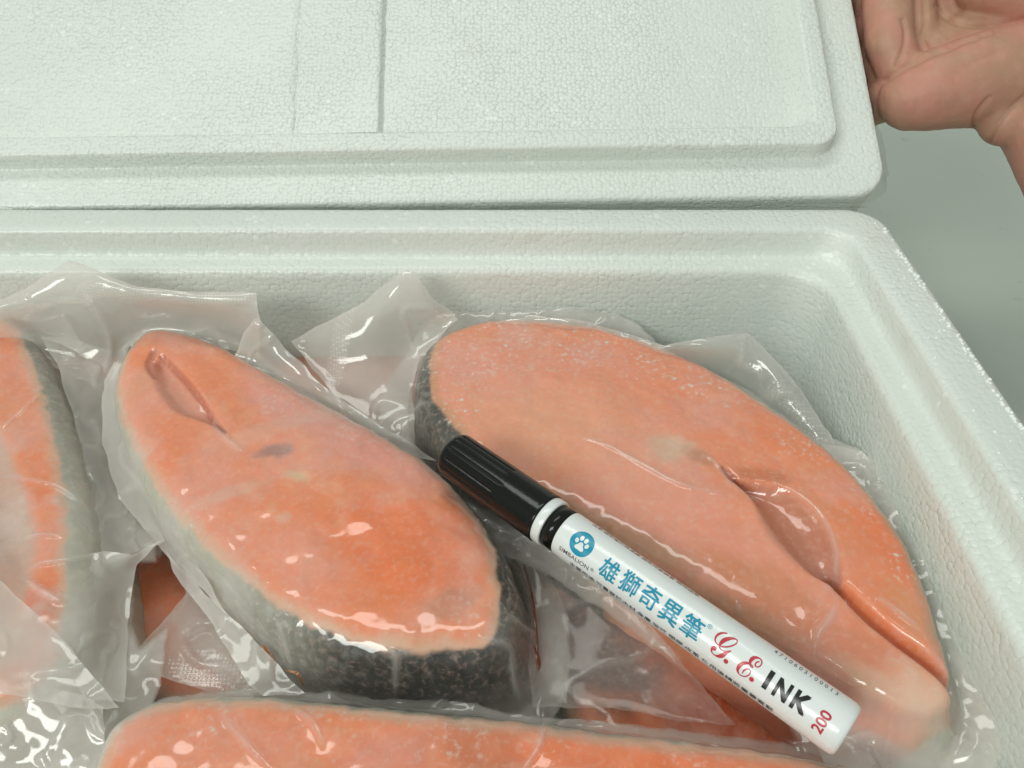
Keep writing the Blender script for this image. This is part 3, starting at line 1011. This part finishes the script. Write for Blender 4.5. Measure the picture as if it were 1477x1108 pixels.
flap('bag_edge', [(-60, 980, -30), (40, 985, -30), (110, 1000, -33), (150, 1020, -34), (150, 1080, -36), (160, 1150, -40), (-60, 1150, -40)],
     left.root, 0.45, 1.3, 36, wave=15)
flap('bag_edge', [(-70, 720, -27), (0, 838, -25), (95, 925, -24), (172, 1022, -28), (100, 1020, -26), (0, 1000, -25), (-70, 990, -25)],
     left.root, 0.34, 1.2, 37, wave=22)
flap('bag_edge', [(165, 520, -36), (150, 548, -38), (147, 640, -40), (172, 720, -42), (238, 800, -43), (300, 860, -42), (330, 890, -40), (270, 790, -38), (215, 700, -37), (180, 600, -36), (172, 545, -36)],
     mid.root, 0.45, 1.0, 39, wave=18)
flap('bag_edge', [(238, 795, -43), (290, 850, -42), (350, 905, -42), (400, 960, -44), (440, 1000, -46), (380, 1005, -46), (355, 985, -44), (310, 905, -43), (262, 845, -43)],
     mid.root, 0.45, 1.0, 41, wave=18)
flap('bag_edge', [(372, 458, -14), (410, 500, -26), (470, 560, -34), (560, 620, -38), (630, 665, -40), (600, 660, -44), (540, 640, -44), (460, 590, -40), (390, 550, -36), (340, 515, -32), (352, 480, -22)],
     mid.root, 0.36, 1.4, 43, wave=18)
flap('bag_edge', [(588, 388, -5), (600, 392, -6), (622, 425, -14), (660, 462, -26), (640, 482, -30), (606, 515, -36), (594, 560, -42), (600, 640, -46), (540, 625, -46), (505, 600, -45), (430, 505, -36), (420, 492, -33), (470, 465, -26), (515, 440, -18), (550, 415, -12)],
     right.root, 0.36, 1.1, 45, ([(500, 440), (490, 500), (482, 545)], 14), wave=18)
flap('bag_edge', [(690, 470, -30), (760, 455, -24), (830, 460, -24), (900, 480, -26), (960, 500, -24), (1010, 488, -18), (1078, 478, -17), (1115, 515, -24), (1155, 560, -32), (1195, 625, -40), (1215, 660, -42), (1160, 640, -44), (1080, 590, -42), (980, 540, -40), (860, 500, -38), (760, 488, -38)],
     right.root, 0.24, 1.5, 47, ([(1120, 560), (1160, 600), (1190, 640)], 16), wave=16)
flap('bag_edge', [(1185, 640, -38), (1240, 650, -36), (1316, 694, -36), (1322, 740, -38), (1330, 800, -42), (1352, 850, -44), (1380, 920, -46), (1408, 985, -48), (1420, 1060, -50), (1350, 1078, -50), (1345, 1035, -46), (1362, 970, -42), (1330, 880, -42), (1290, 790, -41), (1240, 715, -40)],
     right.root, 0.34, 1.5, 49, wave=20)
flap('bag_edge', [(735, 770, -46), (790, 785, -44), (865, 830, -42), (930, 890, -42), (1000, 975, -43), (1062, 1046, -45), (980, 1040, -48), (880, 1020, -50), (770, 1020, -50), (760, 960, -50), (770, 880, -50)],
     mid.root, 0.06, 0.35, 51, wave=26, gloss=0.45)
flap('bag_edge', [(1180, 1075, -44), (1260, 1050, -44), (1340, 1045, -46), (1400, 1070, -48), (1490, 1060, -52), (1500, 1150, -52), (1200, 1150, -46)],
     front.root, 0.34, 2.2, 53, wave=20)
flap('bag_edge', [(282, 838, -52), (310, 900, -50), (350, 960, -50), (375, 1000, -50), (330, 1005, -52), (260, 985, -52), (188, 958, -50), (205, 932, -51), (240, 890, -52)],
     low_a.root, 0.22, 0.8, 55, ([(195, 945), (270, 955), (360, 985)], 26), wave=20)

# juice caught in the bag
mid.fold([(378, 930), (392, 950), (400, 985)], 0.9, M['juice'], 'juice')
mid.fold([(412, 968), (430, 972), (438, 990)], 0.5, M['juice'], 'juice')
mid.fold([(740, 775), (760, 830), (772, 900), (776, 965)], 0.6, M['blood'], 'juice')
mid.fold([(768, 930), (776, 950), (775, 968)], 0.7, M['blood'], 'juice')

# ------------------------------------------------------------------ marker pen
ZPEN = -18.0
PA, PB = P(652, 653, ZPEN), P(1223, 1056, ZPEN)
PL = np.linalg.norm(PB - PA)
EX = (PB - PA) / PL
EZ = np.array([0, 0, 1.0])
EY = np.cross(EZ, EX)
RB = 7.1
mid_p = (PA + PB) / 2
vc = CAM - mid_p
PHI0 = math.atan2(vc @ EY, vc @ EZ)


def pen_pt(s, w, r=RB):
    a = PHI0 + w / RB
    return PA + EX * s + (EZ * math.cos(a) + EY * math.sin(a)) * r


def pen_uv(px, py):
    d = ray(px, py)
    o = CAM - PA
    dy, dz, oy, oz = d @ EY, d @ EZ, o @ EY, o @ EZ
    a, b, c = dy * dy + dz * dz, 2 * (oy * dy + oz * dz), oy * oy + oz * oz - RB * RB
    disc = max(b * b - 4 * a * c, 0)
    t = (-b - math.sqrt(disc)) / (2 * a)
    p = o + d * t
    ang = math.atan2(p @ EY, p @ EZ) - PHI0
    return p @ EX, ang * RB


pen = empty('marker_pen', PA + np.array([0, 0, -8]), 'white marker pen with black cap lying across the bagged steaks', 'marker pen')


def lathe(name, prof, mat, ns=96, flute=None, cap0=True, cap1=True):
    vs, fs = [], []
    for (s, r) in prof:
        for j in range(ns):
            a = 2 * math.pi * j / ns
            rr = r
            if flute and flute[0] <= s <= flute[1]:
                e = min(1, (s - flute[0]) / 1.0, (flute[1] - s) / 1.0)
                rr = r - flute[3] * max(0, math.cos(a * flute[2])) ** 6 * max(e, 0)
            vs.append(PA + EX * s + (EZ * math.cos(a) + EY * math.sin(a)) * rr)
    n = len(prof)
    for i in range(n - 1):
        for j in range(ns):
            fs.append((i * ns + j, (i + 1) * ns + j, (i + 1) * ns + (j + 1) % ns, i * ns + (j + 1) % ns))
    if cap0:
        fs.append(tuple(range(ns)))
    if cap1:
        fs.append(tuple(reversed(range((n - 1) * ns, n * ns))))
    return mesh_obj(name, vs, fs, mat, pen)


s_cap = pen_uv(774, 746)[0]
s_ring = pen_uv(785, 754)[0]
s_body = pen_uv(803, 766)[0]
capf = s_cap * 0.62
cp = [(0.0, 5.4), (0.15, 6.3), (0.7, 7.2), (1.5, 7.55)] + [(s, 7.7 + 0.25 * s / s_cap) for s in np.linspace(2.0, s_cap - 1.0, 40)] + [(s_cap - 0.4, 8.0), (s_cap, 7.85), (s_cap + 0.05, 7.0)]
lathe('cap', cp, M['pen_black'], 192, (1.6, capf, 14, 0.45))
lathe('white_ring', [(s_cap - 0.2, 6.7), (s_cap - 0.2, 7.4), (s_cap + 0.2, 7.6), (s_ring - 0.2, 7.6), (s_ring + 0.05, 7.45), (s_ring + 0.05, 6.5)], M['pen_white'])
lathe('neck', [(s_ring - 0.3, 6.4), (s_ring - 0.3, 6.9), (s_body + 0.3, 6.9), (s_body + 0.3, 6.4)], M['pen_black'])
body = lathe('barrel', [(s_body, 6.4), (s_body, 6.85), (s_body + 0.3, 7.05)] + [(s, RB) for s in np.linspace(s_body + 0.8, PL - 4, 30)] + [(PL - 2, 7.07), (PL - 0.9, 6.9), (PL - 0.2, 6.5), (PL, 5.9), (PL, 3.0), (PL - .15, 2.8), (PL - .15, 0.2)], M['pen_white'])


def wrap_mesh(name, me_verts, me_faces, mat, lift=0.05, parent=None):
    """flat (s, w) mm mesh cut into strips and laid on the barrel"""
    bm = bmesh.new()
    vv = [bm.verts.new((*q[:2], q[2] if len(q) > 2 else 0.0)) for q in me_verts]
    for fc in me_faces:
        try:
            bm.faces.new([vv[i] for i in fc])
        except ValueError:
            pass
    ys = [v.co.y for v in bm.verts]
    y = math.floor(min(ys) / 0.5) * 0.5
    while y < max(ys):
        bmesh.ops.bisect_plane(bm, geom=list(bm.verts) + list(bm.edges) + list(bm.faces), plane_co=(0, y, 0), plane_no=(0, 1, 0))
        y += 0.5
    bm.verts.index_update()
    V = [pen_pt(v.co.x, v.co.y, RB + lift + v.co.z) for v in bm.verts]
    F = [[v.index for v in fc.verts] for fc in bm.faces]
    out = []
    for fc in F:
        nrm = np.cross(V[fc[1]] - V[fc[0]], V[fc[2]] - V[fc[0]])
        ctr = V[fc[0]] - PA
        rad = ctr - EX * (ctr @ EX)
        out.append(fc if nrm @ rad > 0 else fc[::-1])
    bm.free()
    return mesh_obj(name, V, out, mat, parent or body, smooth=False)


def text_flat(txt, offset=0.0, shear=0.0, res=3):
    c = bpy.data.curves.new('t', 'FONT')
    c.body = txt
    c.offset = offset
    c.shear = shear
    c.resolution_u = res
    c.align_x = 'CENTER'
    c.align_y = 'CENTER'
    o = bpy.data.objects.new('t', c)
    C.objects.link(o)
    bpy.context.view_layer.update()
    dg = bpy.context.evaluated_depsgraph_get()
    me = bpy.data.meshes.new_from_object(o.evaluated_get(dg))
    v = np.array([p.co[:2] for p in me.vertices])
    f = [list(p.vertices) for p in me.polygons]
    bpy.data.objects.remove(o)
    bpy.data.curves.remove(c)
    bpy.data.meshes.remove(me)
    v -= (v.max(0) + v.min(0)) / 2
    return v, f


def text_at(txt, s, w, width=None, height=None, mat='ink_black', offset=0.0, shear=0.0, rot=0.0, name='print', res=3, lift=0.05, bold=0.0):
    v, f = text_flat(txt, offset, shear, res)
    ext = v.max(0) - v.min(0)
    sx = width / ext[0] if width else None
    sy = height / ext[1] if height else None
    sx = sx or sy
    sy = sy or sx
    v = v * [sx, sy]
    if bold:
        n0 = len(v)
        f = [list(q) for q in f]
        f0 = list(f)
        vv = [v]
        for k, (bx, by) in enumerate(((-1, -1), (1, -1), (-1, 1), (1, 1))):
            vv.append(v + [bx * bold, by * bold])
            f = f + [[i + n0 * (k + 1) for i in q] for q in f0]
        v = np.concatenate(vv)
    a = math.radians(rot)
    v = v @ np.array([[math.cos(a), math.sin(a)], [-math.sin(a), math.cos(a)]])
    v = v + [s, w]
    if bold:
        v = np.concatenate([v, (np.repeat(np.arange(5), n0) * 0.012)[:, None]], 1)
    return wrap_mesh(name, v, f, M[mat], lift)


def disc_at(s, w, rx, ry, mat, lift, rot=0, n=28, name='print'):
    a = np.linspace(0, 2 * math.pi, n, endpoint=False)
    v = np.stack([rx * np.cos(a), ry * np.sin(a)], 1)
    r = math.radians(rot)
    v = v @ np.array([[math.cos(r), math.sin(r)], [-math.sin(r), math.cos(r)]])
    return wrap_mesh(name, v + [s, w], [list(range(n))], M[mat], lift)


# paw badge
ls, lw_ = pen_uv(839, 784.5)
disc_at(ls, lw_, 3.75, 3.75, 'ink_teal', 0.05, name='badge')
for dx, dy, rx, ry, rt in ((-1.75, 0.15, .58, .72, 25), (-0.75, 1.35, .60, .78, 8), (0.75, 1.35, .60, .78, -8), (1.75, 0.15, .58, .72, -25)):
    disc_at(ls + dx, lw_ + dy, rx, ry, 'pen_white', 0.10, rt, 18, 'paw_print')
tt = np.linspace(0, 2 * math.pi, 36, endpoint=False)
pr = 1.25 * (1 + 0.22 * np.cos(3 * (tt - math.pi / 2)) * 1.0)
wrap_mesh('paw_print', np.stack([ls + pr * np.cos(tt) * 1.05, lw_ - 1.05 + pr * np.sin(tt) * 0.92], 1), [list(range(36))], M['pen_white'], 0.10)

a, b = pen_uv(806, 792), pen_uv(848, 822)
text_at('SIMBALION', (a[0] + b[0]) / 2, (a[1] + b[1]) / 2 + 0.55, width=b[0] - a[0], height=1.4, mat='ink_grey', offset=0.004, name='maker_lettering')
q = pen_uv(854, 822)
text_at('®', q[0], q[1], height=1.1, mat='ink_grey', name='maker_lettering')
chars = [('雄', 878.6, 822.7), ('獅', 908.5, 842), ('奇', 937.6, 862), ('異', 966.6, 884), ('筆', 997.5, 905)]
for ch, x, y in chars:
    s_, w_ = pen_uv(x, y)
    text_at(ch, s_, w_, width=5.5, height=6.1, mat='ink_teal', offset=0.0, name='lettering', lift=0.06, bold=0.08)
q = pen_uv(1024, 904)
text_at('®', q[0], q[1], height=1.3, mat='ink_teal', name='lettering')
q = pen_uv(1042, 931)
text_at('𝒢', q[0], q[1], width=5.2, height=6.8, mat='ink_red', bold=0.06, name='script_lettering')
q = pen_uv(1080, 961)
text_at('ℰ', q[0], q[1], width=4.6, height=6.6, mat='ink_red', bold=0.06, name='script_lettering')
for x, y in ((1047, 954), (1084, 980)):
    q = pen_uv(x, y)
    disc_at(q[0], q[1], .62, .62, 'ink_red', 0.05, name='script_lettering')
for ch, x, y, wd in (('I', 1108, 981, .85), ('N', 1128.5, 996, 3.25), ('K', 1155, 1014, 3.5)):
    q = pen_uv(x, y)
    text_at(ch, q[0], q[1], width=wd, height=4.6, mat='ink_black', bold=0.2, name='lettering')
a, b = pen_uv(1172, 1056), pen_uv(1199, 1025)
text_at('200', (a[0] + b[0]) / 2, (a[1] + b[1]) / 2, width=5.6, height=2.6, mat='ink_red', bold=0.07, rot=88, name='number_lettering')
a, b = pen_uv(1118, 938), pen_uv(1210, 1000)
text_at('4 7 1 0 6 0 3 1 0 0 0 1 3', (a[0] + b[0]) / 2, 7.4, width=b[0] - a[0], height=1.8, mat='ink_grey', name='code_lettering', res=2)
a, b = pen_uv(822, 808), pen_uv(1118, 1020)
text_at('主要用途:可畫寫於木材.金屬.玻璃.塑膠.皮革 使用後請將筆蓋套緊', (a[0] + b[0]) / 2, -7.9, width=b[0] - a[0], height=1.9, mat='ink_grey', name='small_print', res=1, offset=0.01)
a, b = pen_uv(862, 752), pen_uv(1010, 860)
text_at('注意:請勿置於高溫處 避免兒童誤食 保持通風', (a[0] + b[0]) / 2, 8.7, width=b[0] - a[0], height=1.7, mat='ink_brown', name='small_print', res=1)
for o in [c for c in body.children]:
    pass


# ------------------------------------------------------------------ hand
def build_hand():
    bm = bmesh.new()

    bmesh.ops.create_icosphere(bm, subdivisions=3, radius=1.0)
    bm.verts.index_update()
    UV_ = np.array([v.co[:] for v in bm.verts])
    UF_ = np.array([[v.index for v in fc.verts] for fc in bm.faces])
    bm.free()
    HV, HF = [], []

    def ball(c, r):
        HF.append(UF_ + len(HV) * len(UV_))
        HV.append(np.array(c) + UV_ * r * 1.04)

    def cone(p, q, r0, r1):
        p, q = np.array(p, float), np.array(q, float)
        n = max(2, int(np.linalg.norm(q - p) / (min(r0, r1) * 0.22)))
        for i in range(n + 1):
            t = i / n
            ball(p + (q - p) * t, r0 + (r1 - r0) * t)

    def chain(pts):
        for a, b in zip(pts[:-1], pts[1:]):
            cone(a[0], b[0], a[1], b[1])
    D = lambda x, y, dep: PD(x, y, dep * 1.055)
    # forearm and wrist
    chain([(D(1790, 640, 270), 31), (D(1655, 380, 305), 28), (D(1532, 180, 338), 24), (D(1480, 115, 348), 21)])
    chain([(D(1452, 172, 340), 12), (D(1470, 140, 345), 18)])
    chain([(D(1560, 200, 352), 22), (D(1500, 90, 362), 20)])
    # heel of the hand (little finger side) and palm
    chain([(D(1452, 112, 344), 23), (D(1400, 118, 341), 20), (D(1345, 130, 341), 17.5), (D(1313, 142, 343), 14)])
    chain([(D(1470, 70, 358), 22), (D(1400, 70, 360), 18), (D(1340, 85, 356), 14)])
    chain([(D(1500, 40, 366), 22), (D(1440, 0, 372), 20), (D(1360, -20, 372), 16)])
    chain([(D(1400, 30, 366), 16), (D(1350, 20, 366), 13)])
    # thumb ball, then the thumb reaching up to the front of the lid
    chain([(D(1520, 25, 352), 22), (D(1465, -10, 345), 15.5), (D(1425, -22, 344), 13.0), (D(1400, -70, 352), 11)])
    chain([(D(1400, -70, 352), 11), (lidpt(180, 128, 12), 9.5), (lidpt(166, 140, 14), 8.5), (lidpt(152, 148, 10.5), 8.0)])
    # fingers: over the edge and behind the lid
    for k, (bb, r, L) in enumerate(((64, 8.6, 42), (84, 9.4, 58), (104, 9.8, 64), (124, 9.4, 58))):
        base = lidpt(184, bb - 2, -14 - 2 * k)
        chain([(D(1400 - 8 * k, 50 - 36 * k, 364 + 4 * k), 12), (base, r + 1.8), (lidpt(176, bb + 1, -27), r + 0.6), (lidpt(163, bb + 4, -36.5), r), (lidpt(166 - L * 0.6, bb + 6, -36.0), r - .8), (lidpt(166 - L, bb + 6, -34.0), r - 2)])
    # pads at the base of the little and ring fingers that press on the lid edge
    chain([(D(1300, 108, 345), 9.5), (D(1282, 60, 346), 10.5), (D(1279, 10, 350), 11), (D(1278, -50, 358), 10.5)])
    chain([(D(1345, 95, 352), 8), (D(1325, 50, 353), 8.2), (D(1320, 0, 356), 8.6), (D(1318, -60, 362), 9)])
    me = bpy.data.meshes.new('hand_src')
    me.from_pydata(np.concatenate(HV).tolist(), [], np.concatenate(HF).tolist())
    o = bpy.data.objects.new('hand_src', me)
    C.objects.link(o)
    md = o.modifiers.new('r', 'REMESH')
    md.mode = 'VOXEL'
    md.voxel_size = 1.1
    ms = o.modifiers.new('s', 'SMOOTH')
    ms.factor = 0.6
    ms.iterations = 7
    bpy.context.view_layer.update()
    dg = bpy.context.evaluated_depsgraph_get()
    m2 = bpy.data.meshes.new_from_object(o.evaluated_get(dg))
    n = len(m2.vertices)
    V = np.empty(n * 3)
    m2.vertices.foreach_get('co', V)
    V = V.reshape(-1, 3)
    N = np.empty(n * 3)
    m2.vertices.foreach_get('normal', N)
    N = N.reshape(-1, 3)
    F = [list(p.vertices) for p in m2.polygons]
    bpy.data.objects.remove(o)
    # skin creases on the palm and the wrist
    px, py = project(V)
    front_ = sstep(0.0, 0.3, (N * ((CAM - V) / np.linalg.norm(CAM - V, axis=1)[:, None])).sum(1))
    creases = [([(1352, 8), (1362, 22), (1385, 34), (1425, 37), (1480, 28)], 1.7, 4.0), ([(1276, 116), (1300, 100), (1340, 80), (1385, 62), (1430, 45)], 1.5, 5.0),
               ([(1302, 28), (1306, 48), (1303, 70), (1292, 95)], 1.4, 3.5), ([(1333, 0), (1334, 35), (1330, 52), (1338, 70)], 1.1, 3.5), ([(1402, 196), (1408, 165), (1428, 140)], 1.2, 3.0),
               ([(1426, 205), (1442, 175), (1470, 145), (1490, 130)], 1.0, 3.0), ([(1352, 150), (1356, 160), (1354, 172)], .5, 3.0), ([(1322, 145), (1320, 165)], .4, 3), ([(1335, 52), (1370, 64)], .5, 3), ([(1395, 95), (1450, 70)], .3, 4)]
    for pl, dep, sg in creases:
        pg = catmull(np.array(pl, float), 5, False)
        e, _, _ = seg_dist(px, py, pg, False)
        sg = sg * 0.8
        V = V - N * (dep * 1.15 * np.exp(-(e / sg) ** 2) * front_)[:, None]
    V = V + N * ((fbm(V[:, 0] / 7 + V[:, 2] / 9, V[:, 1] / 7, 77, 3) - 0.5) * 0.9)[:, None]
    h = mesh_obj('person', V, F, M['hand'])
    tag(h, 'bare hand and wrist of a person holding the foam lid open', 'person')
    return h


build_hand()
